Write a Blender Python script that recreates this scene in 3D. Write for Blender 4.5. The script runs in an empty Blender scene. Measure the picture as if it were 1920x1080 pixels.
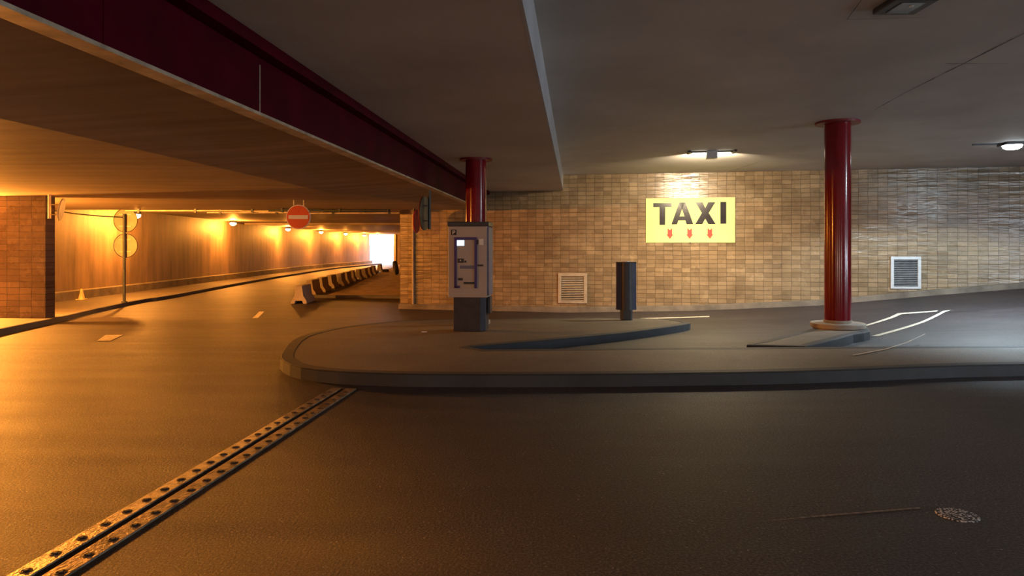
import bpy, bmesh, math, random
from mathutils import Vector, Matrix
from mathutils.geometry import tessellate_polygon
random.seed(7)
PI = math.pi
S = bpy.context.scene
COL = S.collection

# ------------------------------------------------------------------ camera, world, exposure
EYE, F, HZ, CX = 1.45, 1280.0, 464.0, 960.0
cam = bpy.data.cameras.new('camera')
cam.sensor_width = 36.0
cam.lens = F / 1920.0 * 36.0
cam.shift_y = -(540.0 - HZ) / 1920.0
cam.clip_start, cam.clip_end = 0.05, 400
camo = bpy.data.objects.new('camera', cam)
camo.location = (0, 0, EYE)
camo.rotation_euler = (PI / 2, 0, 0)
COL.objects.link(camo)
S.camera = camo

world = bpy.data.worlds.new('sky')
S.world = world
world.use_nodes = True
bgn = world.node_tree.nodes['Background']
bgn.inputs['Color'].default_value = (0.72, 0.86, 1.0, 1)
bgn.inputs['Strength'].default_value = 6.5

S.view_settings.view_transform = 'Standard'
S.view_settings.look = 'None'
S.view_settings.gamma = 1.0
S.view_settings.use_curve_mapping = False
S.view_settings.exposure = 0.0

SODIUM = (1.0, 0.335, 0.042)
WARM = (1.0, 0.78, 0.50)
COOL = (0.74, 0.90, 1.0)

# ------------------------------------------------------------------ levels and plan
Z_HIGH, Z_LOW, Z_SOF, Z_TUN = 3.607, 3.147, 2.61, 2.92
AX = 0.088                                   # the beam, the step and the joint all run along x = x0 + AX * y
def beam_x(y): return -2.63 + AX * y
def step_x(y): return -0.36 + 0.0936 * y
def fold_x(y): return -5.14 + AX * y
def wall_y(x): return 20.58 - 0.178 * x      # the tiled rear wall
WALL_RZ = math.atan(-0.178)
ZW = [(-30, -.44), (-4, -.44), (1.6, -.47), (5.2, -.36), (8.5, -.16), (11.4, .16), (13.6, .38), (20, .95)]
def lerp(tab, x):
    if x <= tab[0][0]: return tab[0][1]
    for (a, u), (b, v) in zip(tab, tab[1:]):
        if x <= b: return u + (v - u) * (x - a) / (b - a)
    return tab[-1][1]
def zt(x, y):                                # height of the road
    yw = wall_y(x) if x > -4 else 21.3
    t = min(1.0, max(0.0, (y - 8.0) / (yw - 8.0)))
    return lerp(ZW, x) * (t * t * (3 - 2 * t))
def at(px, py, y): return Vector(((px - CX) / F * y, y, EYE + (HZ - py) / F * y))
def ground(px, py, dz=0.0):
    y = 2.0
    while y < 90:
        v = at(px, py, y)
        if v.z <= zt(v.x, y) + dz: break
        y += 0.02
    return Vector((v.x, y, zt(v.x, y) + dz))
def on_wall(px, py):
    k = (px - CX) / F
    return at(px, py, 20.58 / (1 + 0.178 * k))

# ------------------------------------------------------------------ materials
def nodes(name):
    m = bpy.data.materials.new(name); m.use_nodes = True
    nt = m.node_tree; nt.nodes.clear()
    out = nt.nodes.new('ShaderNodeOutputMaterial')
    b = nt.nodes.new('ShaderNodeBsdfPrincipled')
    nt.links.new(b.outputs[0], out.inputs[0])
    return m, nt, b
def N(nt, typ, **kw):
    n = nt.nodes.new(typ)
    for k, v in kw.items():
        if k in n.inputs.keys() if hasattr(n.inputs, 'keys') else False: n.inputs[k].default_value = v
        else: setattr(n, k, v)
    return n
def L(nt, a, b): nt.links.new(a, b)
def coords(nt, scale=(1, 1, 1)):
    t = N(nt, 'ShaderNodeTexCoord'); mp = N(nt, 'ShaderNodeMapping')
    mp.inputs['Scale'].default_value = scale
    L(nt, t.outputs['Object'], mp.inputs['Vector'])
    return mp.outputs['Vector']
def noise(nt, vec, scale, detail=4, rough=.55):
    n = N(nt, 'ShaderNodeTexNoise'); n.inputs['Scale'].default_value = scale
    n.inputs['Detail'].default_value = detail; n.inputs['Roughness'].default_value = rough
    L(nt, vec, n.inputs['Vector']); return n.outputs['Fac']
def ramp(nt, fac, stops):
    r = N(nt, 'ShaderNodeValToRGB')
    el = r.color_ramp.elements
    while len(el) < len(stops): el.new(0.5)
    for e, (p, c) in zip(el, stops):
        e.position = p; e.color = tuple(c) + (1,) if len(c) == 3 else c
    L(nt, fac, r.inputs['Fac']); return r.outputs['Color']
def mixc(nt, a, b, fac, mode='MIX'):
    m = N(nt, 'ShaderNodeMix', data_type='RGBA', blend_type=mode)
    if isinstance(fac, (int, float)): m.inputs[0].default_value = fac
    else: L(nt, fac, m.inputs[0])
    for i, v in ((6, a), (7, b)):
        if isinstance(v, tuple): m.inputs[i].default_value = v + (1,) if len(v) == 3 else v
        else: L(nt, v, m.inputs[i])
    return m.outputs[2]
def bump(nt, b, h, strength, dist=.01):
    n = N(nt, 'ShaderNodeBump'); n.inputs['Strength'].default_value = strength; n.inputs['Distance'].default_value = dist
    L(nt, h, n.inputs['Height']); L(nt, n.outputs[0], b.inputs['Normal'])
def plain(name, c, rough=.5, metal=0.0, var=.25, scale=6, bumps=0.0, spec=.5):
    m, nt, b = nodes(name)
    v = coords(nt); f = noise(nt, v, scale)
    lo = tuple(x * (1 - var) for x in c); hi = tuple(min(1, x * (1 + var)) for x in c)
    L(nt, ramp(nt, f, [(.3, lo), (.7, hi)]), b.inputs['Base Color'])
    b.inputs['Roughness'].default_value = rough; b.inputs['Metallic'].default_value = metal
    b.inputs['Specular IOR Level'].default_value = spec
    if bumps: bump(nt, b, noise(nt, v, scale * 6), bumps)
    return m
def glow(name, c, e):
    m, nt, b = nodes(name)
    b.inputs['Base Color'].default_value = c + (1,); b.inputs['Emission Color'].default_value = c + (1,)
    b.inputs['Emission Strength'].default_value = e
    return m
def asphalt(name, dark, light, rough=.42, grain=1.0):
    m, nt, b = nodes(name)
    v = coords(nt)
    g = noise(nt, v, 70, 4, .7); big = noise(nt, v, .55, 5, .6)
    streak = noise(nt, coords(nt, (.35, 2.2, 1)), 1.2, 5, .6)
    c = ramp(nt, g, [(.42, dark), (.52, tuple((x + y) * .35 for x, y in zip(dark, light))), (.64, light)])
    c = mixc(nt, c, ramp(nt, big, [(.3, (.62, .6, .6)), (.7, (1.15, 1.12, 1.1))]), 1.0, 'MULTIPLY')
    c = mixc(nt, c, ramp(nt, streak, [(.35, (.75, .75, .75)), (.65, (1.1, 1.1, 1.1))]), .7, 'MULTIPLY')
    vo = N(nt, 'ShaderNodeTexVoronoi'); vo.inputs['Scale'].default_value = 34; L(nt, v, vo.inputs['Vector'])
    fl = ramp(nt, vo.outputs['Distance'], [(.12, (.75, .72, .66)), (.2, (0, 0, 0))])
    rare = ramp(nt, noise(nt, v, 9, 2), [(.56, (0, 0, 0)), (.62, (1, 1, 1))])
    c = mixc(nt, c, (.34, .32, .29), mixc(nt, fl, rare, 1.0, 'MULTIPLY'))
    L(nt, c, b.inputs['Base Color'])
    r = N(nt, 'ShaderNodeMapRange'); r.inputs['To Min'].default_value = rough - .1; r.inputs['To Max'].default_value = rough + .14
    L(nt, streak, r.inputs['Value']); L(nt, r.outputs[0], b.inputs['Roughness'])
    bump(nt, b, g, .8 * grain, .016)
    return m
def concrete(name, c, streaks=.35, rough=.75, axis=(.25, 3.0, 1)):
    m, nt, b = nodes(name)
    v = coords(nt)
    a = noise(nt, coords(nt, axis), 1.1, 6, .62); d = noise(nt, v, .6, 5)
    col = ramp(nt, a, [(.3, tuple(x * (1 - streaks) for x in c)), (.62, c), (.8, tuple(min(1, x * 1.12) for x in c))])
    col = mixc(nt, col, ramp(nt, d, [(.3, (.8, .8, .8)), (.7, (1.05, 1.05, 1.05))]), 1.0, 'MULTIPLY')
    L(nt, col, b.inputs['Base Color']); b.inputs['Roughness'].default_value = rough
    bump(nt, b, a, .25, .02)
    return m
def tiles(name, c1, c2, mortar, w=.29, h=.128, rough=.24):
    m, nt, b = nodes(name)
    t = N(nt, 'ShaderNodeTexCoord'); sp = N(nt, 'ShaderNodeSeparateXYZ'); cb = N(nt, 'ShaderNodeCombineXYZ')
    L(nt, t.outputs['Object'], sp.inputs[0]); L(nt, sp.outputs[0], cb.inputs[0]); L(nt, sp.outputs[2], cb.inputs[1])
    wob = N(nt, 'ShaderNodeTexNoise'); wob.inputs['Scale'].default_value = 2.3; L(nt, cb.outputs[0], wob.inputs['Vector'])
    vm = N(nt, 'ShaderNodeVectorMath', operation='MULTIPLY_ADD')
    vm.inputs[1].default_value = (.05, .035, 0)
    L(nt, wob.outputs['Color'], vm.inputs[0]); L(nt, cb.outputs[0], vm.inputs[2])
    br = N(nt, 'ShaderNodeTexBrick', offset=0.0, squash=1.0)
    for k, v in (('Scale', 1.0), ('Mortar Size', .0065), ('Mortar Smooth', .3), ('Bias', 0.0), ('Brick Width', w), ('Row Height', h)):
        br.inputs[k].default_value = v
    br.inputs['Color1'].default_value = c1 + (1,); br.inputs['Color2'].default_value = c2 + (1,); br.inputs['Mortar'].default_value = mortar + (1,)
    L(nt, vm.outputs[0], br.inputs['Vector'])
    d = noise(nt, cb.outputs[0], 1.0, 6, .65)
    col = mixc(nt, br.outputs['Color'], ramp(nt, d, [(.3, (.66, .62, .58)), (.68, (1.1, 1.08, 1.05))]), 1.0, 'MULTIPLY')
    smu = ramp(nt, noise(nt, cb.outputs[0], 5.5, 4, .7), [(.58, (1, 1, 1)), (.75, (.6, .56, .5))])
    col = mixc(nt, col, smu, .8, 'MULTIPLY')
    L(nt, col, b.inputs['Base Color'])
    r = N(nt, 'ShaderNodeMapRange'); r.inputs['To Min'].default_value = rough - .06; r.inputs['To Max'].default_value = rough + .22
    L(nt, d, r.inputs['Value']); L(nt, r.outputs[0], b.inputs['Roughness'])
    # every tile sits a little differently: a small tilt per tile and soft edges
    st = N(nt, 'ShaderNodeMapping'); st.inputs['Scale'].default_value = (1.1, 7.0, 1); L(nt, cb.outputs[0], st.inputs['Vector'])
    hw = noise(nt, st.outputs[0], 1.0, 3)
    ad = N(nt, 'ShaderNodeMath', operation='MULTIPLY_ADD'); ad.inputs[1].default_value = -.35
    L(nt, br.outputs['Fac'], ad.inputs[0]); L(nt, hw, ad.inputs[2])
    bump(nt, b, ad.outputs[0], .8, .022)
    return m

M = {}
M['asphalt'] = asphalt('asphalt', (.007, .005, .008), (.135, .112, .118), .50)
M['island_top'] = asphalt('island_asphalt', (.15, .13, .105), (.3, .265, .21), .62, .5)
M['sidewalk'] = asphalt('sidewalk_asphalt', (.07, .06, .05), (.2, .17, .14), .6, .5)
M['kerb'] = concrete('kerb_stone', (.055, .06, .068), .3, .7, (2, 2, 2))
M['kerb_dark'] = concrete('dark_kerb_stone', (.1, .095, .1), .3, .7, (2, 2, 2))
M['slab_low'] = concrete('painted_slab', (.56, .50, .45), .06, .75, (.6, .6, 1))
M['slab_high'] = concrete('painted_slab_high', (.58, .55, .52), .06, .75, (.6, .6, 1))
M['fascia'] = concrete('pale_fascia', (.5, .52, .55), .08, .6, (1, 1, 1))
M['soffit'] = concrete('bare_soffit', (.46, .36, .27), .34, .7, (.22, 2.6, 1))
M['tunnel'] = concrete('tunnel_concrete', (.27, .19, .125), .5, .62, (2.2, 2.2, .3))
M['lintel'] = concrete('tunnel_roof', (.42, .34, .26), .3, .6, (1, .4, 1))
M['tile'] = tiles('glazed_tile', (.33, .24, .14), (.215, .155, .088), (.13, .098, .062), .25, .125, .17)
M['tile_pier'] = tiles('glazed_pier_tile', (.26, .19, .15), (.17, .12, .10), (.07, .05, .045), .29, .14, .2)
M['plinth'] = concrete('plinth', (.22, .185, .145), .5, .8, (2, 2, 2))
M['dirt'] = plain('dirt', (.30, .2, .11), .9, 0, .45, 2.2, .9)
M['plain_wall'] = concrete('grey_wall', (.3, .28, .27), .2, .8)
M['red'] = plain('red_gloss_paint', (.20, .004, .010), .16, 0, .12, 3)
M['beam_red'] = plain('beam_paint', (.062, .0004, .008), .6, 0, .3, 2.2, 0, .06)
M['beam_dark'] = plain('beam_shadow_gap', (.02, .01, .012), .7)
M['flange'] = plain('bare_flange', (.5, .42, .32), .5, .3, .4, 5)
M['red_plate'] = plain('red_plate', (.2, .012, .018), .4)
M['stone'] = concrete('base_stone', (.42, .36, .29), .25, .75, (2, 2, 2))
M['white_paint'] = plain('road_white', (.62, .58, .48), .65, 0, .3, 14)
M['yellow'] = plain('sign_yellow', (.74, .82, .27), .5, 0, .05, 3)
M['black'] = plain('letter_black', (.018, .016, .02), .2)
M['arrow'] = plain('arrow_red', (.72, .035, .02), .5, 0, .08)
M['outline'] = plain('arrow_outline', (.24, .08, .02), .5, 0, .08)
M['steel'] = plain('galvanised_steel', (.5, .48, .45), .38, .85, .25, 9)
M['plate'] = plain('worn_steel', (.5, .44, .34), .36, .75, .5, 11, .7)
M['plate_rust'] = plain('rusty_steel', (.36, .28, .19), .45, .6, .65, 8, .9)
M['rubber'] = plain('rubber', (.012, .012, .013), .7)
M['bolt'] = plain('bolt_dark', (.05, .04, .035), .45, .6, .3, 30)
M['post_blue'] = plain('navy_paint', (.012, .014, .06), .38)
M['post_grey'] = plain('charcoal_paint', (.04, .045, .055), .4)
M['body'] = plain('machine_paint', (.40, .355, .33), .5, 0, .05, 3)
M['body_side'] = plain('machine_side', (.12, .12, .2), .45)
M['cap_dark'] = plain('machine_cap', (.03, .03, .045), .4)
M['ped'] = plain('machine_plinth', (.032, .027, .038), .6, 0, .3, 6)
M['violet'] = plain('violet_frame', (.035, .014, .16), .4)
M['screen'] = glow('lit_screen', (.72, .88, 1.0), 1.1)
M['white'] = plain('white_enamel', (.75, .73, .7), .4, 0, .04)
M['noentry'] = plain('no_entry_red', (.68, .09, .02), .45, 0, .06)
M['signback'] = plain('sign_back', (.34, .30, .24), .45, .3, .12)
M['signdark'] = plain('sign_back_dark', (.05, .06, .065), .4, .4)
M['rimred'] = plain('sign_rim_red', (.28, .02, .03), .45)
M['barrier'] = concrete('barrier_concrete', (.42, .36, .29), .25, .85, (3, 3, 1))
M['vent_tan'] = plain('vent_tan', (.40, .33, .25), .55, 0, .15)
M['vent_grey'] = plain('vent_grey', (.52, .53, .54), .45, .2, .1)
M['slat_dark'] = plain('slat_dark', (.2, .21, .22), .5, .2)
M['void'] = plain('void', (.006, .006, .006), .9)
M['lamp_house'] = plain('lamp_housing', (.05, .05, .055), .45, .3)
M['lamp_glass'] = plain('unlit_glass', (.12, .13, .15), .12)
M['cone'] = plain('cone_pale', (.75, .55, .25), .5)
M['sod_glow'] = glow('sodium_glow', (1.0, .62, .22), 30)
M['cool_glow'] = glow('cool_glow', (.85, .95, 1.0), 26)
M['warm_glow'] = glow('warm_glow', (1.0, .90, .70), 5)
M['paper'] = plain('paper', (.8, .78, .72), .7)

# ------------------------------------------------------------------ mesh helpers
class MB:
    def __init__(s): s.bm = bmesh.new()
    def box(s, x0, x1, y0, y1, z0, z1, mtx=None):
        r = bmesh.ops.create_cube(s.bm, size=1.0)
        m = Matrix.Translation(((x0 + x1) / 2, (y0 + y1) / 2, (z0 + z1) / 2)) @ Matrix.Diagonal((x1 - x0, y1 - y0, z1 - z0, 1))
        bmesh.ops.transform(s.bm, matrix=(mtx @ m) if mtx else m, verts=r['verts']); return s
    def cyl(s, p0, p1, r0, r1=None, seg=24, caps=True):
        p0, p1 = Vector(p0), Vector(p1); r1 = r0 if r1 is None else r1
        d = p1 - p0
        q = bmesh.ops.create_cone(s.bm, cap_ends=caps, segments=seg, radius1=r0, radius2=r1, depth=d.length)
        m = Matrix.Translation((p0 + p1) / 2) @ d.to_track_quat('Z', 'Y').to_matrix().to_4x4()
        bmesh.ops.transform(s.bm, matrix=m, verts=q['verts']); return s
    def tube(s, pts, r, seg=10):
        for a, b in zip(pts, pts[1:]): s.cyl(a, b, r, seg=seg)
        for p in pts[1:-1]:
            q = bmesh.ops.create_uvsphere(s.bm, u_segments=seg, v_segments=6, radius=r)
            bmesh.ops.translate(s.bm, vec=Vector(p), verts=q['verts'])
        return s
    def prism(s, poly, fn, d0, d1):
        """poly of (u, v); fn(u, v, d) -> point"""
        a = [s.bm.verts.new(fn(u, v, d0)) for u, v in poly]; b = [s.bm.verts.new(fn(u, v, d1)) for u, v in poly]
        n = len(poly)
        tris = tessellate_polygon([[Vector((u, v, 0)) for u, v in poly]])
        for t in tris:
            s.bm.faces.new([a[i] for i in t]); s.bm.faces.new([b[i] for i in reversed(t)])
        for i in range(n): s.bm.faces.new([a[i], a[(i + 1) % n], b[(i + 1) % n], b[i]])
        return s
    def lathe(s, prof, seg=32, mtx=None):
        rings = []
        for r, z in prof:
            rings.append([s.bm.verts.new((max(r, 1e-4) * math.cos(2 * PI * k / seg), max(r, 1e-4) * math.sin(2 * PI * k / seg), z)) for k in range(seg)])
        for A, B in zip(rings, rings[1:]):
            for k in range(seg): s.bm.faces.new([A[k], A[(k + 1) % seg], B[(k + 1) % seg], B[k]])
        s.bm.faces.new(list(reversed(rings[0]))); s.bm.faces.new(rings[-1])
        if mtx: bmesh.ops.transform(s.bm, matrix=mtx, verts=[v for r in rings for v in r])
        return s
    def face(s, pts): s.bm.faces.new([s.bm.verts.new(p) for p in pts]); return s
    def build(s, name, m, parent=None, bevel=0.0, smooth=False, loc=None):
        bmesh.ops.recalc_face_normals(s.bm, faces=s.bm.faces)
        me = bpy.data.meshes.new(name); s.bm.to_mesh(me); s.bm.free()
        if smooth:
            for p in me.polygons: p.use_smooth = True
        me.materials.append(M[m] if isinstance(m, str) else m)
        o = bpy.data.objects.new(name, me); COL.objects.link(o)
        if parent: o.parent = parent
        if loc is not None: o.location = loc
        if smooth:
            md = o.modifiers.new('edges', 'EDGE_SPLIT'); md.split_angle = math.radians(40)
        if bevel:
            md = o.modifiers.new('bevel', 'BEVEL'); md.width = bevel; md.segments = 2; md.limit_method = 'ANGLE'; md.angle_limit = math.radians(40)
        return o
def XZ(u, v, d): return (u, d, v)
def XY(u, v, d): return (u, v, d)
def tag(o, label=None, cat=None, group=None, kind=None):
    for k, v in (('label', label), ('category', cat), ('group', group), ('kind', kind)):
        if v: o[k] = v
    return o
def thing(name, label, cat, loc=(0, 0, 0), rz=0.0, group=None):
    o = bpy.data.objects.new(name, None); o.empty_display_size = .1; COL.objects.link(o)
    o.location = loc; o.rotation_euler = (0, 0, rz)
    return tag(o, label, cat, group)
def struct(o, label=None, cat=None): return tag(o, label, cat, kind='structure')
def copy_tree(o, parent=None):
    c = o.copy(); COL.objects.link(c)
    if parent: c.parent = parent
    for ch in list(o.children): copy_tree(ch, c)
    return c
def lamp_light(typ, name, parent, loc, energy, color, aim=None, **kw):
    l = bpy.data.lights.new(name, typ); l.energy = energy; l.color = color
    for k, v in kw.items(): setattr(l, k, v)
    o = bpy.data.objects.new(name, l); COL.objects.link(o); o.parent = parent; o.location = loc
    if aim is not None: o.rotation_euler = Vector(aim).to_track_quat('-Z', 'Y').to_euler()
    return o

# ------------------------------------------------------------------ the setting: road and slabs
def road():
    bm = bmesh.new()
    xs = [-22 + .5 * i for i in range(0, 20)] + [-12 + .3 * i for i in range(0, 101)]
    ys = [-6 + .5 * i for i in range(0, 20)] + [4 + .3 * i for i in range(0, 61)] + [22.3 + 2.0 * i for i in range(0, 28)]
    g = [[bm.verts.new((x, y, zt(x, y))) for x in xs] for y in ys]
    for j in range(len(ys) - 1):
        for i in range(len(xs) - 1): bm.faces.new([g[j][i], g[j][i + 1], g[j + 1][i + 1], g[j + 1][i]])
    me = bpy.data.meshes.new('floor'); bm.to_mesh(me); bm.free()
    for p in me.polygons: p.use_smooth = True
    me.materials.append(M['asphalt'])
    o = bpy.data.objects.new('floor', me); COL.objects.link(o); return struct(o)
road()

def drape(name, poly, dz, m, parent=None, maxlen=.7):
    """a flat patch following the road, dz above it"""
    bm = bmesh.new()
    vs = [bm.verts.new((x, y, 0)) for x, y in poly]
    for t in tessellate_polygon([[Vector((x, y, 0)) for x, y in poly]]): bm.faces.new([vs[i] for i in t])
    for _ in range(7):
        es = [e for e in bm.edges if e.calc_length() > maxlen]
        if not es: break
        bmesh.ops.subdivide_edges(bm, edges=es, cuts=1); bmesh.ops.triangulate(bm, faces=bm.faces)
    for v in bm.verts: v.co.z = zt(v.co.x, v.co.y) + dz
    bmesh.ops.recalc_face_normals(bm, faces=bm.faces)
    if sum(f.normal.z for f in bm.faces) < 0: bmesh.ops.reverse_faces(bm, faces=bm.faces)
    me = bpy.data.meshes.new(name); bm.to_mesh(me); bm.free(); me.materials.append(M[m])
    for p in me.polygons: p.use_smooth = True
    o = bpy.data.objects.new(name, me); COL.objects.link(o)
    if parent: o.parent = parent
    return o
def smooth_poly(pts, closed=True, k=3):
    out = []; n = len(pts)
    for i in range(n if closed else n - 1):
        p0, p1, p2, p3 = (pts[(i + j) % n] if closed else pts[min(max(i + j, 0), n - 1)] for j in (-1, 0, 1, 2))
        for s_ in range(k):
            t = s_ / k
            out.append(tuple(.5 * (2 * p1[c] + (p2[c] - p0[c]) * t + (2 * p0[c] - 5 * p1[c] + 4 * p2[c] - p3[c]) * t * t + (3 * p1[c] - p0[c] - 3 * p2[c] + p3[c]) * t ** 3) for c in (0, 1)))
    if not closed: out.append(tuple(pts[-1][:2]))
    return out
def resample(pts, step, closed):
    out = []; n = len(pts)
    for i in range(n if closed else n - 1):
        a, b = Vector(pts[i][:2]), Vector(pts[(i + 1) % n][:2]); m = max(1, int((b - a).length / step))
        out += [tuple(a + (b - a) * j / m) for j in range(m)]
    if not closed: out.append(tuple(pts[-1][:2]))
    return out
def kerb_strip(name, pts, h, w, m, parent=None, closed=False):
    """kerb stones along a line; w > 0 puts their thickness on the left of the walking direction"""
    pts = resample(pts, .5, closed); n = len(pts); bm = bmesh.new(); rows = []
    for i, p in enumerate(pts):
        a = Vector(pts[(i - 1) % n] if closed or i > 0 else pts[0]); b = Vector(pts[(i + 1) % n] if closed or i < n - 1 else pts[-1])
        d = (b - a).normalized(); nrm = Vector((-d.y, d.x)) * w
        q = Vector(p) + nrm; z = zt(*p)
        rows.append([bm.verts.new((p[0], p[1], z - .05)), bm.verts.new((p[0], p[1], z + h - .015)), bm.verts.new((p[0] + nrm.x * .12, p[1] + nrm.y * .12, z + h)),
                     bm.verts.new((q.x, q.y, z + h)), bm.verts.new((q.x, q.y, z - .05))])
    for i in range(n if closed else n - 1):
        A, B = rows[i], rows[(i + 1) % n]
        for k in range(4): bm.faces.new([A[k], A[k + 1], B[k + 1], B[k]])
    bmesh.ops.recalc_face_normals(bm, faces=bm.faces)
    me = bpy.data.meshes.new(name); bm.to_mesh(me); bm.free(); me.materials.append(M[m])
    o = bpy.data.objects.new(name, me); COL.objects.link(o)
    if parent: o.parent = parent
    return o

# tiled rear wall in its own frame: origin at x = 0 of the wall line, local x along the wall
WALL_O = Vector((0, wall_y(0), 0))
def wall_local(p): return Matrix.Rotation(-WALL_RZ, 4, 'Z') @ (Vector(p) - WALL_O)
wx0 = wall_local((-3.48, wall_y(-3.48), 0)).x; wx1 = 18.5; wxb = wall_local((beam_x(20.8), wall_y(beam_x(20.8)), 0)).x
w = MB().box(wx0, wx1, 0, .35, -1.0, Z_HIGH + .3).build('wall_rear', 'tile')
w.location = WALL_O; w.rotation_euler = (0, 0, WALL_RZ); struct(w)
# rough plinth along its foot, following the ramp
pts = [(x, wall_y(x) - .16) for x in [-3.5 + .5 * i for i in range(38)]]
p = kerb_strip('baseboard_rear', pts, .15, .16, 'plinth'); struct(p)

# ceilings
def slab(name, poly, z0, z1, m): return struct(MB().prism(poly, XY, z0, z1).build(name, m))
Y0, Y1 = -6.0, 22.5
slab('ceiling', [(step_x(Y0), Y0), (18, Y0), (18, wall_y(18) + .3), (step_x(20.4), wall_y(step_x(20.4)) + .3)], Z_HIGH, Z_HIGH + .3, 'slab_high')
slab('ceiling_low', [(beam_x(Y0) - .1, Y0), (step_x(Y0) - .03, Y0), (step_x(20.2) - .03, wall_y(step_x(20.2)) + .1), (beam_x(Y1) - .1, Y1)], Z_LOW, Z_HIGH + .3, 'slab_low')
slab('trim_step', [(step_x(Y0) - .03, Y0), (step_x(Y0), Y0), (step_x(20.2), wall_y(step_x(20.2)) + .1), (step_x(20.2) - .03, wall_y(step_x(20.2)) + .1)], Z_LOW - .001, Z_HIGH, 'fascia')
# the bare soffit: a shallow fold runs along it
bm = MB()
yb = 20.95
for (xa, za), (xb, zb) in (((-20, Z_SOF), (fold_x, Z_SOF)), ((fold_x, Z_SOF), (beam_x, Z_SOF + .17))):
    fa = (lambda y, q=xa: q) if not callable(xa) else xa; fb = (lambda y, q=xb: q) if not callable(xb) else xb
    for (y0, y1) in ((Y0, 6), (6, 14), (14, yb)):
        zz = lambda y, z: z if z == Z_SOF else Z_SOF + .17 * max(0.0, min(1, (20.9 - y) / 6.0))
        q = [(fa(y0), y0, za), (fb(y0), y0, zz(y0, zb)), (fb(y1), y1, zz(y1, zb)), (fa(y1), y1, za)]
        bm.face(q)
bm.face([(-20, yb, Z_SOF), (beam_x(yb), yb, Z_SOF), (beam_x(yb), yb, 3.9), (-20, yb, 3.9)])
bm.face([(-20, Y0, 3.9), (beam_x(Y0), Y0, 3.9), (beam_x(yb), yb, 3.9), (-20, yb, 3.9)])
bmesh.ops.remove_doubles(bm.bm, verts=bm.bm.verts, dist=.001)
struct(bm.build('ceiling_soffit', 'soffit'))

# red steel beam
root = thing('steel_beam', 'deep dark red steel beam running under the roof slab to the red column', 'beam', (beam_x(0), 0, 0), -math.atan(AX))
ln = 21.4
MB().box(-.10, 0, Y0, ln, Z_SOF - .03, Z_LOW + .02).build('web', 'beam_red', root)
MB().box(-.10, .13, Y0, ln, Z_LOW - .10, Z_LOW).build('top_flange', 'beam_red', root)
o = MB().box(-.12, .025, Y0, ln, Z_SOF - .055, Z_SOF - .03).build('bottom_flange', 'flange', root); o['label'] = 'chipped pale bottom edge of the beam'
o = MB().box(0, .004, 5.76, 5.775, Z_SOF - .02, Z_LOW - .16).build('paint_drip', 'flange', root); o['label'] = 'thin pale drip down the beam'
for yy in (3.84,): MB().box(0, .006, yy, yy + .012, Z_SOF - .03, Z_LOW - .1).build('weld_seam', 'beam_red', root)

# tunnel behind
LW = [(-15.0, 20.0), (-15.3, 27), (-15.85, 37), (-16.4, 47), (-16.85, 55), (-16.9, 60), (-16.5, 66), (-16.1, 71), (-15.9, 76.2)]
b = MB()
for (xa, ya), (xb, yb2) in zip(LW, LW[1:]): b.face([(xa, ya, -.8), (xb, yb2, -.8), (xb, yb2, 3.2), (xa, ya, 3.2)])
struct(b.build('wall_tunnel_left', 'tunnel', smooth=True))
struct(MB().box(-18.5, -3.2, 20.96, 76.4, Z_TUN, Z_TUN + .3).build('ceiling_tunnel', 'lintel'))
for yy in (41, 60): struct(MB().box(-17.2, -3.2, yy, yy + .35, Z_TUN - .10, Z_TUN).build('trim_1' if yy == 41 else 'trim_2', 'lintel'))
struct(MB().box(-3.48, -3.2, 21.2, 76.4, -1, 3.2).build('wall_tunnel_right', 'tunnel'))
struct(MB().box(-13.06, -3.3, 76.0, 76.4, -1, 3.2).build('wall_tunnel_end', 'tunnel'))
struct(MB().box(-13.1, -12.9, 75.7, 76.0, -1, 2.9).build('trim_3', 'lintel'))
# enclosure outside the frame
struct(MB().box(-20, -13.2, -6, 12, -1, 3.9).build('wall_left', 'plain_wall'))
struct(MB().box(-20, -15.0, 12, 20.2, -1, 3.9).build('wall_left_rear', 'tunnel'))
struct(MB().box(-20, 18.3, -6.3, -6, -1, 4.2).build('wall_front', 'plain_wall'))
struct(MB().box(18, 18.3, -6, 18, -1, 4.2).build('wall_right', 'plain_wall'))
struct(MB().face([(-120, 76.3, -.46), (120, 76.3, -.46), (120, 300, 2.5), (-120, 300, 2.5)]).build('floor_outside', 'sidewalk'))

# tiled pier at the left
px, py_ = -10.46, 15.3
pier = MB().box(-1.5, 0, 0, .30, -.6, Z_SOF + .02).build('wall_pier', 'tile_pier'); pier.location = (px, py_, 0); pier.rotation_euler = (0, 0, math.radians(-3)); struct(pier)

# left pavement with its kerb
KP = [ground(*q, .12) for q in ((-420, 716), (-200, 668), (0, 617), (95, 598), (180, 579), (270, 561), (325, 553))]
KP = [(v.x, v.y) for v in KP] + [(-13.95, 37.2), (-14.9, 50), (-15.4, 60), (-15.0, 68), (-14.5, 76)]
KP = smooth_poly(KP, False, 3)
root = thing('pavement', 'raised pavement with dark kerb curving along the left wall into the tunnel', 'pavement')
poly = KP + [(-16.2, 76), (-17, 60), (-16.3, 45), (-15.3, 25), (-15.05, 20), (-15.05, 12), (-13.3, 12), (-13.3, KP[0][1])]
drape('pavement_top', poly, .12, 'sidewalk', root, 1.2)
kerb_strip('kerb', KP, .125, .16, 'kerb_dark', root)
root['kind'] = 'structure'
# plinth at the foot of the tunnel wall
struct(kerb_strip('baseboard_tunnel', [(x + .3, y) for x, y in LW], .42, .3, 'plinth'))

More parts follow.
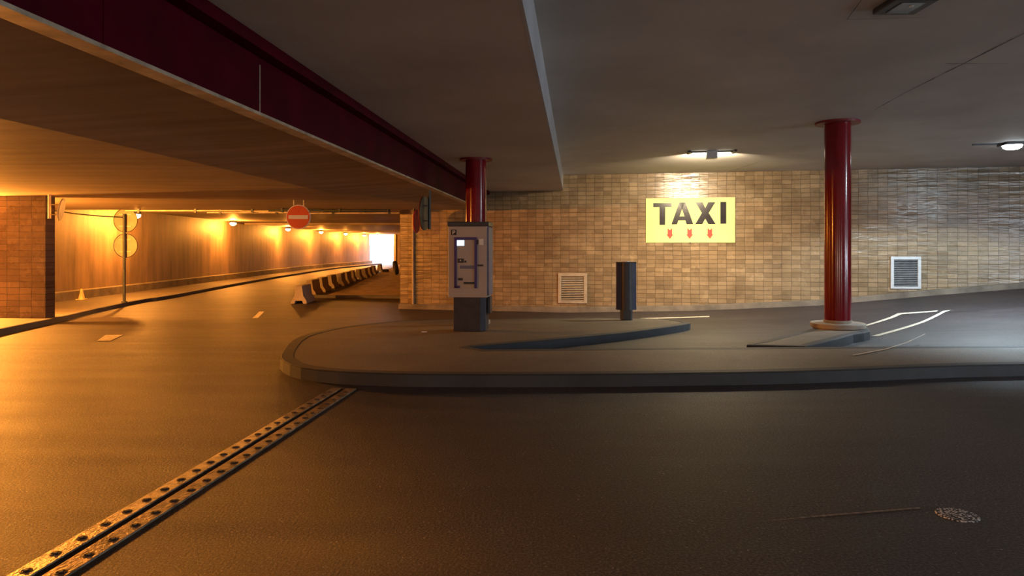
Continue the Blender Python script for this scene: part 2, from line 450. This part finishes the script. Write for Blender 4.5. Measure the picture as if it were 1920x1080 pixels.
# earth verge on the right of the tunnel with a low kerb
vp = [(-7.0, 25.6), (-3.5, 25.2), (-3.5, 75.5), (-12.3, 75.5), (-9.7, 52), (-8.6, 41), (-7.3, 30.5)]
drape('earth_verge', vp, .09, 'dirt'); tag(bpy.data.objects['earth_verge'], 'bare sandy earth strip between the concrete barriers and the tunnel wall', 'earth', None, 'stuff')
struct(kerb_strip('trim_4', [(-7.5, 25.6), (-3.5, 25.2)], .11, .15, 'kerb_dark'))

# hairline joints and cracks in the roof
def ceil_hit(px, py, z): return at(px, py, (z - EYE) * F / (HZ - py))
def crack(name, pix, z, w, jit=0.0):
    P = [ceil_hit(a, b, z) for a, b in pix]; P = [Vector(q) for q in resample(P, .25, False)]
    for q in P: q.x += random.uniform(-jit, jit)
    b = MB()
    for a, c in zip(P, P[1:]):
        d = (c - a).normalized(); n = Vector((-d.y, d.x)) * w * random.uniform(.4, 1.3)
        b.face([(a.x - n.x, a.y - n.y, z - .004), (a.x + n.x, a.y + n.y, z - .004), (c.x + n.x, c.y + n.y, z - .004), (c.x - n.x, c.y - n.y, z - .004)])
    struct(b.build(name, 'void'))
crack('trim_5', [(1935, 54), (1840, 102), (1700, 172), (1640, 205)], Z_HIGH, .006)
crack('trim_6', [(1772, 119), (1890, 119)], Z_HIGH, .005)
crack('trim_7', [(1420, 304), (1358, 325)], Z_HIGH, .006)
crack('trim_8', [(1588, 36), (1735, 32)], Z_HIGH, .0025); crack('trim_9', [(1588, 36), (1622, -10)], Z_HIGH, .0025)
def soffit_crack(name, pix, w):
    zz = Z_SOF + .155; crack(name, pix, zz - .012, w, .02)
soffit_crack('trim_10', [(40, 95), (130, 125), (200, 155), (300, 190), (400, 218)], .018)
soffit_crack('trim_11', [(515, 257), (600, 290), (690, 330), (735, 350)], .02)

# ------------------------------------------------------------------ traffic islands
root = thing('traffic_island', 'long kerbed traffic island carrying the ticket machine and navy post', 'traffic island')
front = [(15.5, 8.15), (9, 7.95), (5.78, 7.70), (4.67, 7.56), (3.07, 7.27), (1.6, 7.14), (.12, 7.08), (-1.2, 7.12), (-2.1, 7.35), (-2.65, 7.9), (-2.95, 8.8)]
back = [ground(*q, .13) for q in ((560, 632), (618, 617), (680, 608), (762, 601), (850, 598.5), (937, 597.5), (1030, 596.5), (1112, 596), (1200, 597), (1260, 599.5), (1288, 603.5), (1292, 607), (1250, 614), (1180, 623), (1112, 630), (1056, 635), (1003, 640), (930, 646.5), (880, 651))]
outline = smooth_poly(front[1:] + [(v.x, v.y) for v in back], False, 3)
outline = [front[0]] + outline + [(-.35, 8.85), (1.5, 9.0), (5, 9.15), (15.5, 9.5)]
drape('island_top', outline, .13, 'island_top', root, .8)
kerb_strip('kerb', outline, .135, -.15, 'kerb', root, True)
root['kind'] = 'structure'
root = thing('pillar_island', 'small wedge shaped concrete island under the free standing red pillar', 'traffic island')
c = [ground(*q, .14) for q in ((1400, 647), (1450, 634), (1500, 623), (1530, 614), (1560, 608), (1590, 606), (1613, 609), (1627, 615), (1631, 621), (1620, 624), (1600, 627), (1572, 635), (1540, 643), (1510, 650))]
c = [(v.x, v.y) for v in c]
drape('island_top', c, .14, 'island_top', root, .5)
kerb_strip('kerb', c, .145, .13 if sum((b[0] - a[0]) * (b[1] + a[1]) for a, b in zip(c, c[1:] + c[:1])) < 0 else -.13, 'kerb', root, True)
root['kind'] = 'structure'

# ------------------------------------------------------------------ road markings
def marking(pix, label, dz=.008, m='white_paint', name='road_marking'):
    q = [ground(a, b, 0) for a, b in pix]
    o = drape(name, [(v.x, v.y) for v in q], dz, m, None, .5); return tag(o, label, 'road marking')
marking([(1619, 611), (1624, 612), (1690, 590), (1756, 585), (1760, 582.6), (1683, 588)], 'thin white line bending from the pillar base out to a sharp tip')
marking([(1633, 631), (1647, 631), (1772, 586), (1784, 582), (1768, 583.5)], 'broad cream line running from the pillar island to the sharp tip')
marking([(1068, 600.5), (1330, 593.2), (1330, 595), (1068, 602.5)], 'long white line on the lane behind the navy post')
marking([(473, 597), (483, 597), (495.5, 584.5), (486, 584.5)], 'short white lane dash on the road near the concrete barriers')
marking([(182, 640), (207, 640), (231, 628.5), (198, 629)], 'broad white lane dash near the left kerb below the twin discs')
marking([(1300, 691.5), (1400, 683), (1400, 684.2), (1300, 693)][:0] or [(1598, 687), (1660, 674), (1700, 660), (1733, 643), (1736, 643), (1702, 661), (1662, 675.3), (1600, 688.4)], 'thin pale joint line crossing the dark island top', .139)
marking([(1225, 1007), (1420, 980), (1560, 967), (1725, 954), (1725, 956), (1560, 969.5), (1420, 982), (1225, 1009)], 'faint worn line on the dark foreground road', .005, (lambda: (M.__setitem__('worn', plain('worn_paint', (.2, .165, .14), .6, 0, .7, 30)), 'worn')[1])())
# patch of pale chippings
m, nt, bs = nodes('chippings'); v = coords(nt)
vo = N(nt, 'ShaderNodeTexVoronoi'); vo.inputs['Scale'].default_value = 70; L(nt, v, vo.inputs['Vector'])
L(nt, ramp(nt, vo.outputs['Distance'], [(.3, (.85, .85, .85)), (.5, (.03, .03, .035))]), bs.inputs['Base Color']); bs.inputs['Roughness'].default_value = .5
M['chip'] = m
g = ground(1795, 968)
o = MB().lathe([(.105, 0), (.1, .004), (.05, .006), (0, .006)], 24).build('gravel_patch', 'chip', loc=(g.x, g.y, 0)); tag(o, 'round patch of white speckled chippings in the dark foreground road', 'road patch')

# expansion joint
root = thing('expansion_joint', 'twin bolted steel strips of the joint crossing the foreground road diagonally', 'road joint', (-2.365 , 0, 0), -math.atan(AX + .004))
def strip(x0, x1, m, bx, label):
    st = MB().box(x0, x1, 2.2, 7.02, -.01, .010).build('steel_plate', m, root, .003); st['label'] = label
    for k in range(27):
        y = 2.36 + .172 * k
        MB().lathe([(.026, .0), (.026, .0115), (.019, .0125), (.017, .008), (.012, .008), (.010, .016), (0, .016)], 14).build('bolt', 'bolt', st, loc=(bx, y, 0))
strip(-.13, -.026, 'plate', -.08, 'smoother steel strip on the left of the gap')
strip(.024, .132, 'plate_rust', .085, 'pitted rusty steel strip on the right of the gap')
MB().box(-.026, .024, 2.2, 7.02, -.01, .002).build('rubber_seal', 'rubber', root)

# ------------------------------------------------------------------ red columns
def column(px, y, base_z, zc, r, rf, label, k=1.0):
    t = thing('steel_column', label, 'column', ((px - CX) / F * y, y, base_z))
    h = zc - base_z
    MB().lathe([(r, .10), (r, h - .02)], 48).build('shaft', 'red', t, smooth=True)
    MB().lathe([(rf, h - .035), (rf, h)], 32).build('ceiling_plate', 'red_plate', t)
    MB().lathe([(r + .015, .095), (r + .015, .15)], 48).build('collar', 'stone', t, smooth=True)
    o = MB().lathe([(.40 * k, 0), (.40 * k, .02), (.43 * k, .02), (.44 * k, .03), (.44 * k, .09), (.43 * k, .1), (.2, .1)], 48).build('base_disc', 'stone', t, smooth=True)
    o['label'] = 'pale round stone base disc'
    return t
x = (1570 - CX) / F * 11.75
column(1570.5, 11.75, zt(x, 11.75) + .14, Z_HIGH, .213, .36, 'glossy red round column standing free on its own small island')
x = (892.5 - CX) / F * 13.08
column(892.5, 13.08, zt(x, 13.08) + .13, Z_LOW, .2, .315, 'glossy red round column behind the ticket machine under the beam', .62)

# ------------------------------------------------------------------ ticket machine
g = ground(881, 622, .13)
t = thing('ticket_machine', 'grey parking ticket machine with violet framed panel standing on the island', 'ticket machine', (g.x, g.y + .25, g.z), math.radians(-7))
sc = g.y / F
W, Hm = 76 * sc, 206 * sc
zb = 64 * sc
MB().prism([(-.255, -.21), (.2, -.21), (.275, -.13), (.275, .21), (-.255, .21)], XY, 0, zb).build('pedestal', 'ped', t, .006)
body = MB().box(-W / 2, W / 2 - .02, -.25, .22, zb, Hm - .075).build('body', 'body', t, .008)
MB().box(W / 2 - .022, W / 2 + .012, -.235, .20, zb + .03, Hm - .09).build('side_panel', 'body_side', t, .006)
MB().box(W / 2 - .05, W / 2 - .0, -.02, .20, .28, zb).build('rear_leg', 'cap_dark', t, .005)
MB().box(-W / 2 - .012, W / 2 + .012, -.265, .24, Hm - .075, Hm).build('cap', 'cap_dark', t, .008)
def mx(px): return (px - 876) * sc
def mz(py): return (627 - py) * sc
yf = -.25
fr = MB()
for (a, b_, c_, d_) in ((850, 893, 450, 455), (850, 854.5, 455, 545.5), (888.5, 893, 455, 545.5), (850, 860, 541, 545.5)): fr.box(mx(a), mx(b_), yf - .022, yf, mz(d_), mz(c_))
fr.build('panel_frame', 'violet', t)
pan = MB().box(mx(854.5), mx(888.5), yf - .006, yf + .01, mz(545), mz(455)).build('front_panel', 'body', t)
def mpart(n, m, a, b_, c_, d_, dep=.014, par=None): return MB().box(mx(a), mx(b_), yf - dep, yf, mz(d_), mz(c_)).build(n, m, par or t, .002)
mpart('screen', 'screen', 855, 869, 455.5, 466)
mpart('coin_slot', 'black', 856, 868, 490, 498); mpart('button', 'steel', 860.5, 863, 492, 495, .022); mpart('button', 'black', 869.5, 873, 494, 497.5)
mpart('note_slot', 'body_side', 860.5, 887, 503, 509); mpart('card_slot', 'black', 857, 866, 526.5, 531)
mpart('tray_lip', 'black', 868, 888, 534, 537.5, .03); mpart('ticket_tray', 'vent_tan', 869, 888, 538.5, 544.5, .012)
mpart('lock_plate', 'white', 896, 905.5, 453, 464.5); mpart('lock', 'black', 893, 896.5, 455, 463, .02); mpart('card_reader', 'black', 893.5, 905, 501, 504.5, .02)
pl = mpart('parking_badge', 'black', 843.5, 854, 435.5, 446, .008); pl['label'] = 'black square with a white letter P'
# the letter P
cx, cz, u = mx(848.7), mz(440.8), 4.0 * sc
ring = [(-.55, -.95), (-.15, -.95), (-.15, -.25), (.15, -.25)] + [(.15 + .6 * math.cos(a), .35 + .6 * math.sin(a)) for a in [(-PI / 2 + PI * k / 10) for k in range(1, 10)]] + [(.15, .95), (-.55, .95)]
hole = [(-.15, .07), (.12, .07)] + [(.12 + .27 * math.cos(a), .34 + .27 * math.sin(a)) for a in [(-PI / 2 + PI * k / 6) for k in range(1, 6)]] + [(.12, .61), (-.15, .61)]
lp = MB().prism([(cx + a * u, cz + b_ * u) for a, b_ in ring], XZ, yf - .0105, yf - .008).build('letter', 'white', pl)
MB().prism([(cx + a * u, cz + b_ * u) for a, b_ in hole], XZ, yf - .0112, yf - .0106).build('letter_counter', 'black', pl)

# ------------------------------------------------------------------ navy post on the island tip
g = ground(1176.5, 601, .13); s2 = g.y / F
t = thing('service_post', 'dark navy post with grey front and narrow foot on the rounded island end', 'post', (g.x, g.y + .15, g.z))
zf, ht = 19 * s2, 108 * s2
def arc(r, a0, a1, n): return [(r * math.cos(a0 + (a1 - a0) * k / n), r * math.sin(a0 + (a1 - a0) * k / n)) for k in range(n + 1)]
MB().prism([(-.12, -.10), (-.08, -.13), (.08, -.13), (.12, -.10), (.12, .12), (-.12, .12)], XY, 0, zf + .02).build('foot', 'post_grey', t, .004)
MB().prism([(-18.5 * s2, -.04), (-10 * s2, -.075), (-10 * s2, .12), (-18.5 * s2, .1)], XY, zf, ht).build('wing', 'post_blue', t, .006)
MB().prism([(10 * s2, -.075), (18.5 * s2, -.04), (18.5 * s2, .1), (10 * s2, .12)], XY, zf, ht).build('wing', 'post_blue', t, .006)
MB().prism([(10 * s2 * math.cos(a), -.09 + .07 * math.sin(a)) for a in [PI + PI * k / 14 for k in range(15)]] + [(10 * s2, .13), (-10 * s2, .13)], XY, zf, ht).build('front_shell', 'post_grey', t, smooth=True)
MB().prism([(-18.5 * s2, -.05), (-9 * s2, -.12), (9 * s2, -.12), (18.5 * s2, -.05), (18.5 * s2, .11), (-18.5 * s2, .11)], XY, ht, ht + .018).build('top_plate', 'cap_dark', t, .003)
MB().lathe([(.09, ht + .018), (.09, ht + .03), (.06, ht + .037), (0, ht + .038)], 20).build('top_dome', 'steel', t, smooth=True)

# ------------------------------------------------------------------ wall vents, taxi sign, downpipe
def vent(px0, px1, py0, py1, mf, ms, label, n=14):
    a, b_ = on_wall(px0, py1), on_wall(px1, py0)
    w_ = (wall_local(b_) - wall_local(a)).x; h_ = (b_.z - a.z + at(px0, py0, a.y).z - a.z) / 2
    t = thing('air_vent', label, 'air vent', a + (b_ - a) * .5 * Vector((1, 1, 0)).normalized().length if False else Vector(((a.x + b_.x) / 2, (a.y + b_.y) / 2, a.z)), WALL_RZ)
    fw = w_ * .11
    f = MB(); f.box(-w_ / 2, w_ / 2, -.05, 0, 0, fw * .7); f.box(-w_ / 2, w_ / 2, -.05, 0, h_ - fw, h_)
    f.box(-w_ / 2, -w_ / 2 + fw, -.05, 0, fw * .7, h_ - fw); f.box(w_ / 2 - fw, w_ / 2, -.05, 0, fw * .7, h_ - fw)
    f.build('frame', mf, t, .006)
    MB().box(-w_ / 2 + fw, w_ / 2 - fw, -.006, 0, fw * .7, h_ - fw).build('backing', 'void', t)
    ih = h_ - fw * 1.7
    for k in range(n):
        z = fw * .7 + ih * (k + .5) / n
        m_ = Matrix.Translation((0, -.026, z)) @ Matrix.Rotation(math.radians(38), 4, 'X')
        MB().box(-w_ / 2 + fw, w_ / 2 - fw, -.022, .022, -.003, .003, m_).build('slat', ms, t)
    return t
vent(1046.5, 1101, 512, 568, 'vent_tan', 'vent_tan', 'tan louvred air vent low on the wall between machine and navy post')
vent(1669, 1726, 481, 541, 'vent_grey', 'slat_dark', 'pale grey framed dark louvred vent beside the free standing pillar', 15)

a, b_ = on_wall(1211, 455), on_wall(1378, 371)
cen = Vector(((a.x + b_.x) / 2, (a.y + b_.y) / 2, 0)); wS = (wall_local(b_) - wall_local(a)).x
dS = cen.y / F
t = thing('taxi_sign', 'yellow sign reading TAXI with three red down arrows on tiled wall', 'sign', (cen.x, cen.y, EYE + (HZ - 455) * dS), WALL_RZ)
MB().box(-wS / 2, wS / 2, -.03, .0, 0, 84 * dS).build('panel', 'yellow', t, .003)
u = wS / 1340.0                                   # sign pixels in the close view: 247..1587 wide, 172..832 high
def sx(q): return (q - 917) * u
def sz(q): return (832 - q) * u * (84 * dS) / (660 * u)
LET = {'letter_t': [(360, 245), (640, 245), (640, 305), (545, 305), (540, 568), (455, 568), (455, 305), (360, 305)],
       'letter_x': [(1000, 240), (1105, 240), (1145, 325), (1190, 240), (1295, 240), (1197, 398), (1300, 562), (1192, 562), (1145, 480), (1100, 562), (995, 562), (1095, 398)],
       'letter_i': [(1370, 237), (1457, 237), (1457, 557), (1370, 557)]}
for n, q in LET.items(): MB().prism([(sx(i), sz(j)) for i, j in q], XZ, -.034, -.03).build(n, 'black', t)
# the letter A, legs and bar
MB().prism([(sx(i), sz(j)) for i, j in ((755, 242), (850, 242), (967, 562), (868, 562), (846, 503), (798, 503), (798, 445), (835, 445), (798, 338))], XZ, -.034, -.03) \
    .prism([(sx(i), sz(j)) for i, j in ((755, 242), (798, 338), (760, 445), (798, 445), (798, 503), (742, 503), (720, 562), (637, 562))], XZ, -.034, -.03) \
    .prism([(sx(i), sz(j)) for i, j in ((755, 242), (850, 242), (798, 338))], XZ, -.034, -.03).build('letter_a', 'black', t)
for ax in (613, 911, 1214):
    out = [(ax - 35, 618), (ax, 645), (ax + 35, 618), (ax + 35, 712), (ax + 52, 712), (ax, 778), (ax - 52, 712), (ax - 35, 712)]
    ar = MB().prism([(sx(i), sz(j)) for i, j in out], XZ, -.033, -.03).build('arrow', 'outline', t)
    inn = [(ax + (i - ax) * .74, 695 + (j - 695) * .80) for i, j in out]
    MB().prism([(sx(i), sz(j)) for i, j in inn], XZ, -.036, -.033).build('arrow_fill', 'arrow', ar)
MB().cyl((0, -.045, 0), (0, 0, 0), .016, seg=10).build('fixing_screw', 'black', t)

a = on_wall(775, 570); top = on_wall(775, 394)
t = MB().cyl((0, 0, a.z), (0, 0, Z_SOF), .035, seg=12).build('downpipe', 'vent_tan', smooth=True, loc=(a.x, a.y - .06, 0)); tag(t, 'thin vertical pipe running down the tiled wall beside the tunnel mouth', 'pipe')

# ------------------------------------------------------------------ round signs
def disc(t, name, m, r, y0, y1, z): return MB().cyl((0, y0, z), (0, y1, z), r, seg=48).build(name, m, t)
# no entry sign under the soffit
p = at(559.5, 407, 16.7)
t = thing('no_entry_sign', 'round red no entry sign with white bar hanging below the soffit', 'sign', (p.x, p.y, p.z))
r = 23 * 16.7 / F
disc(t, 'rim', 'white', r, -.004, .012, 0)
f = disc(t, 'face', 'noentry', r * .93, -.008, -.003, 0)
MB().box(-r * .79, r * .79, -.014, -.008, -r * .155, r * .155).build('bar', 'white', f)
MB().cyl((0, -.011, r * .42), (0, -.007, r * .42), .022, seg=12).build('sticker', 'arrow', f)
for s_ in (-.12, .12): MB().box(s_ - .012, s_ + .012, .012, .03, -r * .2, Z_SOF - p.z).build('hanger', 'steel', t)
# twin round signs seen from behind
Yp = 22.0; xb = (233 - CX) / F * Yp; zb2 = zt(xb, Yp) + .12; s3 = Yp / F
t = thing('sign_post', 'slim post on the left pavement carrying two round signs seen from behind', 'sign post', (xb, Yp, zb2))
MB().cyl((0, 0, 0), (0, 0, EYE + (HZ - 401) * s3 - zb2), .045, seg=16).build('pole', 'signdark', t, smooth=True)
MB().cyl((0, 0, 0), (0, 0, .04), .09, seg=16).build('foot', 'signdark', t)
for pyc, lab in ((413, 'upper round plate'), (460.5, 'lower round plate')):
    zc = EYE + (HZ - pyc) * s3 - zb2; rr = 22.3 * s3
    d = disc(t, 'plate', 'signback', rr, .07, .085, zc); d['label'] = lab
    q = MB()
    n = 48
    for k in range(n):
        a0, a1 = 2 * PI * k / n, 2 * PI * (k + 1) / n
        q.cyl((rr * math.cos(a0), .07, zc + rr * math.sin(a0)), (rr * math.cos(a1), .07, zc + rr * math.sin(a1)), .012, seg=6)
    q.build('rim', 'signdark', d)
    for dz_ in (-.5, .5): MB().box(-.2, .2, .045, .07, zc + dz_ * rr - .012, zc + dz_ * rr + .012).build('clamp', 'steel', d)
# signs seen edge on
def edge_sign(px, pc, Y, dia, rot, post_px, label, ztop, zlow, mback, mrim, mpost, name='round_sign', lean=0.0):
    c0 = at(px, pc, Y)
    t = thing(name, label, 'sign', (c0.x, Y, c0.z))
    R = Matrix.Rotation(rot, 4, 'Z') @ Matrix.Rotation(lean, 4, 'X')
    def T(v): return R @ Vector(v)
    d = MB().cyl(T((0, -.012, 0)), T((0, .004, 0)), dia / 2, seg=48).build('plate', mback, t)
    MB().cyl(T((0, .004, 0)), T((0, .022, 0)), dia / 2 * .99, dia / 2 * .96, seg=48).build('face', mrim, d)
    xo = (post_px - px) / F * Y
    MB().cyl((xo, 0, zlow - c0.z), (xo, 0, ztop - c0.z), .03, seg=14).build('hanging_post', mpost, t, smooth=True)
    for dz_ in (-.22, .22):
        MB().tube([(xo, 0, dz_ * dia), tuple(T((.03, -.012, dz_ * dia)))], .014, 8).build('bracket', 'steel', t)
    return t
edge_sign(795.5, 400, 13.2, .66, math.radians(81), 805, 'round sign turned edge on hanging just left of the red column', Z_SOF + .06, 1.45 + 34 * 13.2 / F, 'signdark', 'rimred', 'signdark')
edge_sign(781, 415, 20.2, .70, math.radians(82), 776, 'dark red rimmed round sign turned edge on by the downpipe', Z_SOF, 2.0, 'rimred', 'rimred', 'signdark')
edge_sign(115, 393, 15.0, .50, math.radians(112), 93, 'small pale round sign turned edge on beside the tiled pier', Z_SOF, 1.45 + 54 * 15 / F, 'signback', 'white', 'flange', lean=math.radians(10))

# ------------------------------------------------------------------ concrete barriers
bp = [(106, 558), (91, 578), (84, 597), (77, 615), (72.4, 634), (68, 645), (64, 657), (60.6, 669), (57.8, 680), (55, 689), (51, 697), (47, 710)]
proto = None
names = ['nearest and largest of the row', 'second from the near end', 'third from the near end', 'fourth from the near end', 'fifth from the near end', 'sixth from the near end', 'seventh from the near end', 'eighth, beyond the middle of the row', 'fourth from the far end', 'third from the far end', 'second from the far end', 'last one, by the bright exit']
prof = [(-.27, 0), (-.14, 0), (-.11, .10), (.11, .10), (.14, 0), (.27, 0), (.255, .10), (.15, .26), (.105, .60), (-.105, .60), (-.15, .26), (-.255, .10)]
for (pp, pxx), nm in zip(bp, names):
    Y = (EYE + .44) * F / pp; xx = (pxx - CX) / F * Y
    if proto is None:
        proto = thing('concrete_barrier', '', 'barrier')
        MB().prism(prof, XZ, -0.1, 1.25).build('body', 'barrier', proto, .012)
        MB().box(-.05, .05, .5, .9, .599, .604).build('lifting_slot', 'kerb_dark', proto)
        o = proto
    else: o = copy_tree(proto)
    o.location = (xx, Y + .2, -.44); o.rotation_euler = (0, 0, math.radians(7 + random.uniform(-3, 3)))
    tag(o, 'concrete barrier at the tunnel, ' + nm, 'barrier', 'concrete barriers along the tunnel road')
# dark objects by the exit
g = at(723, 510.5, 50.5)
o = MB().prism([(-.22, 0), (.22, 0), (.2, .16), (.12, .2), (-.2, .19)], XZ, -.3, .3).build('rubble_block', 'rubber', bevel=.03, loc=(g.x, g.y, zt(g.x, g.y) + .09)); tag(o, 'low black block on the earth past the last barrier', 'block')
g = at(742, 518, 45)
t = thing('old_tyre', 'black tyre shaped object leaning by the edge of the tiled wall', 'tyre', (g.x, g.y, zt(g.x, g.y) + .09), math.radians(18))
mt = Matrix.Translation((0, 0, .46)) @ Matrix.Rotation(math.radians(80), 4, 'Y')
MB().lathe([(.26, -.1), (.40, -.12), (.45, -.08), (.46, 0), (.45, .08), (.40, .12), (.26, .1)], 32, mt).build('tread', 'rubber', t, smooth=True)
# traffic cone
g = ground(153, 562, .12)
t = thing('traffic_cone', 'small pale traffic cone on the pavement beside the tiled pier', 'traffic cone', (g.x, g.y, g.z))
MB().box(-.13, .13, -.13, .13, 0, .03).build('base', 'cone', t, .008)
MB().lathe([(.10, .03), (.03, .36), (.022, .37)], 20).build('cone_body', 'cone', t, smooth=True)
# paper scrap on the island
g = ground(795, 623, .13)
o = MB().prism([(-.04, -.03), (.05, -.02), (.045, .03), (-.03, .025)], XY, 0, .012).build('paper_scrap', 'paper', loc=(g.x, g.y, g.z)); tag(o, 'tiny white paper scrap on the island left of the ticket machine', 'litter')

# ------------------------------------------------------------------ pipes and cables at the tunnel lip
for (x0, x1, z, yy, r, lab) in ((-11.6, -4.0, 2.555, 20.5, .03, 'long thin pipe clipped under the soffit edge across the tunnel mouth'), (-9.2, -3.4, 2.50, 20.6, .022, 'thinner pale pipe just below the soffit edge pipe'), (-7.2, -3.7, 2.555, 20.2, .04, 'short thicker pipe under the soffit right of the no entry sign')):
    t = thing('pipe', lab, 'pipe', (x0, yy, z))
    MB().tube([(0, 0, 0), ((x1 - x0) * .45, .0, .0), ((x1 - x0) * .47, .0, -.02), (x1 - x0, 0, -.01)], r, 10).build('tube', 'flange' if r < .035 else 'signdark', t)
    k = 0.4
    while k < x1 - x0 - .2:
        MB().box(k - .03, k + .03, -r - .01, r + .01, -r - .03, Z_SOF - z - .002).build('clip', 'signdark', t); k += 1.7
o = MB().tube([(-14.2, 20.9, 2.61), (-13.6, 21.2, 2.50), (-13.0, 21.6, 2.44), (-12.53, 21.97, 2.42)], .018, 8).build('cable', 'rubber'); tag(o, 'thin dark cable drooping under the soffit beside the twin round signs', 'cable')

# ------------------------------------------------------------------ lamps
def sodium(x, y, z, zc, e, label, rz=0.0, group='sodium lamps along the tunnel'):
    t = thing('tunnel_lamp', label, 'lamp', (x, y, z), rz, group)
    MB().box(-.16, .16, -.11, .11, .05, .15).build('housing', 'lamp_house', t, .02)
    MB().box(-.02, .02, -.02, .02, .14, zc - z).build('bracket', 'lamp_house', t)
    MB().lathe([(.06, -.10), (.14, -.06), (.17, .0), (.16, .05)], 20).build('glass', 'sod_glow', t, smooth=True)
    lamp_light('POINT', 'sodium_light', t, (0, 0, -.15), e, SODIUM, shadow_soft_size=.09)
    return t
TL = [(255, 26.0, 2.66), (437, 37.0, 2.74), (540, 48.0, 2.72), (602, 57.0, 2.72), (648, 65.0, 2.72), (683, 71.0, 2.7), (708, 74.6, 2.7)]
where = ['nearest, behind the twin round signs', 'second from the near end', 'third, below the no entry sign', 'fourth, right of the no entry sign', 'fifth along the wall', 'sixth, just before the exit', 'last, at the bright exit']
for (pxx, Y, z), wh in zip(TL, where):
    sodium((pxx - CX) / F * Y, Y, z, Z_TUN, 1200, 'glowing orange tunnel lamp, ' + wh)
sodium(-12.4, 5.0, 2.45, Z_SOF, 1500, 'orange lamp under the soffit just outside the left edge')
sodium(-12.9, 15.55, 2.44, Z_SOF, 6000, 'orange lamp under the soffit near the pier front')

# warm lamp over the taxi sign: two lit sides round a grey box
p = at(1334, 286, 15.3)
t = thing('ceiling_lamp', 'lit warm ceiling lamp with grey box above the yellow sign', 'lamp', (p.x, p.y, Z_HIGH), WALL_RZ)
MB().box(-.46, .46, -.05, .05, -.03, 0).build('tray', 'lamp_house', t, .004)
MB().box(-.52, -.46, -.22, .16, -.045, 0).build('end_fin', 'lamp_house', t, .004); MB().box(.46, .52, -.22, .16, -.045, 0).build('end_fin', 'lamp_house', t, .004)
MB().box(-.115, .115, -.14, .10, -.17, 0).build('gear_box', 'vent_grey', t, .01)
for s_ in (-1, 1): MB().box(min(s_ * .12, s_ * .42), max(s_ * .12, s_ * .42), -.03, .06, -.085, -.03).build('tube_light', 'warm_glow', t, .015)
for s_ in (-1, 1): lamp_light('AREA', 'warm_light', t, (s_ * .3, .14, -.15), 88, WARM, (0, .93, -.38), shape='RECTANGLE', size=.3, size_y=.08, spread=math.radians(122))
lamp_light('SPOT', 'warm_downlight', t, (0, 0, -.2), 720, WARM, (0, 0, -1), spot_size=math.radians(156), spot_blend=.3, shadow_soft_size=.15)
# cool lamp at the right
p = at(1898, 268, 14.1)
t = thing('ceiling_lamp', 'bright cool white lamp on the ceiling near the right edge', 'lamp', (p.x, p.y, Z_HIGH), WALL_RZ)
MB().box(-.2, .2, -.2, .2, -.05, 0).build('housing', 'lamp_house', t, .01)
MB().box(-.75, -.2, -.02, .02, -.03, 0).build('conduit', 'lamp_house', t)
MB().lathe([(.10, -.13), (.16, -.10), (.18, -.05)], 24).build('glass', 'cool_glow', t, smooth=True)
lamp_light('SPOT', 'cool_light', t, (0, 0, -.16), 1800, COOL, (0, .05, -1), spot_size=math.radians(146), spot_blend=.22, shadow_soft_size=.12)
# unlit lamp near the camera
p = at(1697, 4, 6.0)
t = thing('ceiling_lamp', 'unlit square black ceiling lamp at the top of the picture', 'lamp', (p.x, p.y, Z_HIGH), 0)
MB().box(-.19, .19, -.19, .19, -.05, 0).build('housing', 'lamp_house', t, .01)
MB().box(-.10, .10, -.13, .13, -.056, -.05).build('glass', 'lamp_glass', t)
MB().cyl((.02, -.06, -.062), (.02, -.06, -.05), .02, seg=12).build('bulb', 'white', t)
# out of frame: one ceiling lamp, then added bulkhead lamps on the walls behind and to the right
t = thing('ceiling_lamp', 'cool ceiling lamp far to the right of the camera', 'lamp', (13.5, 5.5, Z_HIGH))
MB().box(-.2, .2, -.2, .2, -.05, 0).build('housing', 'lamp_house', t, .01)
MB().lathe([(.10, -.13), (.16, -.10), (.18, -.05)], 24).build('glass', 'cool_glow', t, smooth=True)
lamp_light('POINT', 'lamp_light', t, (0, 0, -.25), 500, COOL, shadow_soft_size=.12)
def fill(x, y, z, rz, e, c_, lb, group):  # unseen lamp, added only to brighten the slabs and upright faces
    t = thing('fill_lamp', lb, 'lamp', (x, y, z), rz, group)
    MB().box(-.3, .3, -.02, .06, -.12, .12).build('housing', 'lamp_house', t, .02)
    MB().box(-.26, .26, .06, .12, -.09, .09).build('glass', 'warm_glow', t, .03)
    lamp_light('POINT', 'fill_light', t, (0, .3, 0), e, c_, shadow_soft_size=.25)
for x, e, c_, lb in ((-9, 120, (1, .62, .34), 'first'), (-3.2, 190, (1, .72, .52), 'second'), (2.2, 190, (1, .76, .58), 'third'), (8, 160, (1, .88, .8), 'fourth')):
    fill(x, -5.98, .8, 0, e, c_, lb + ' added oval bulkhead lamp from the left on the wall behind the camera', 'bulkhead lamps added behind the camera')
for y, e, lb in ((-1.0, 600, 'nearest'), (4.5, 520, 'middle')):  # side fill added for the ceilings, tinted cool
    fill(17.98, y, 1.0 + max(0, .05 * (y - 4)), PI / 2, e, (.74, .86, 1.0), lb + ' bulkhead lamp added on the wall beyond the right edge', 'bulkhead lamps added on the right wall')
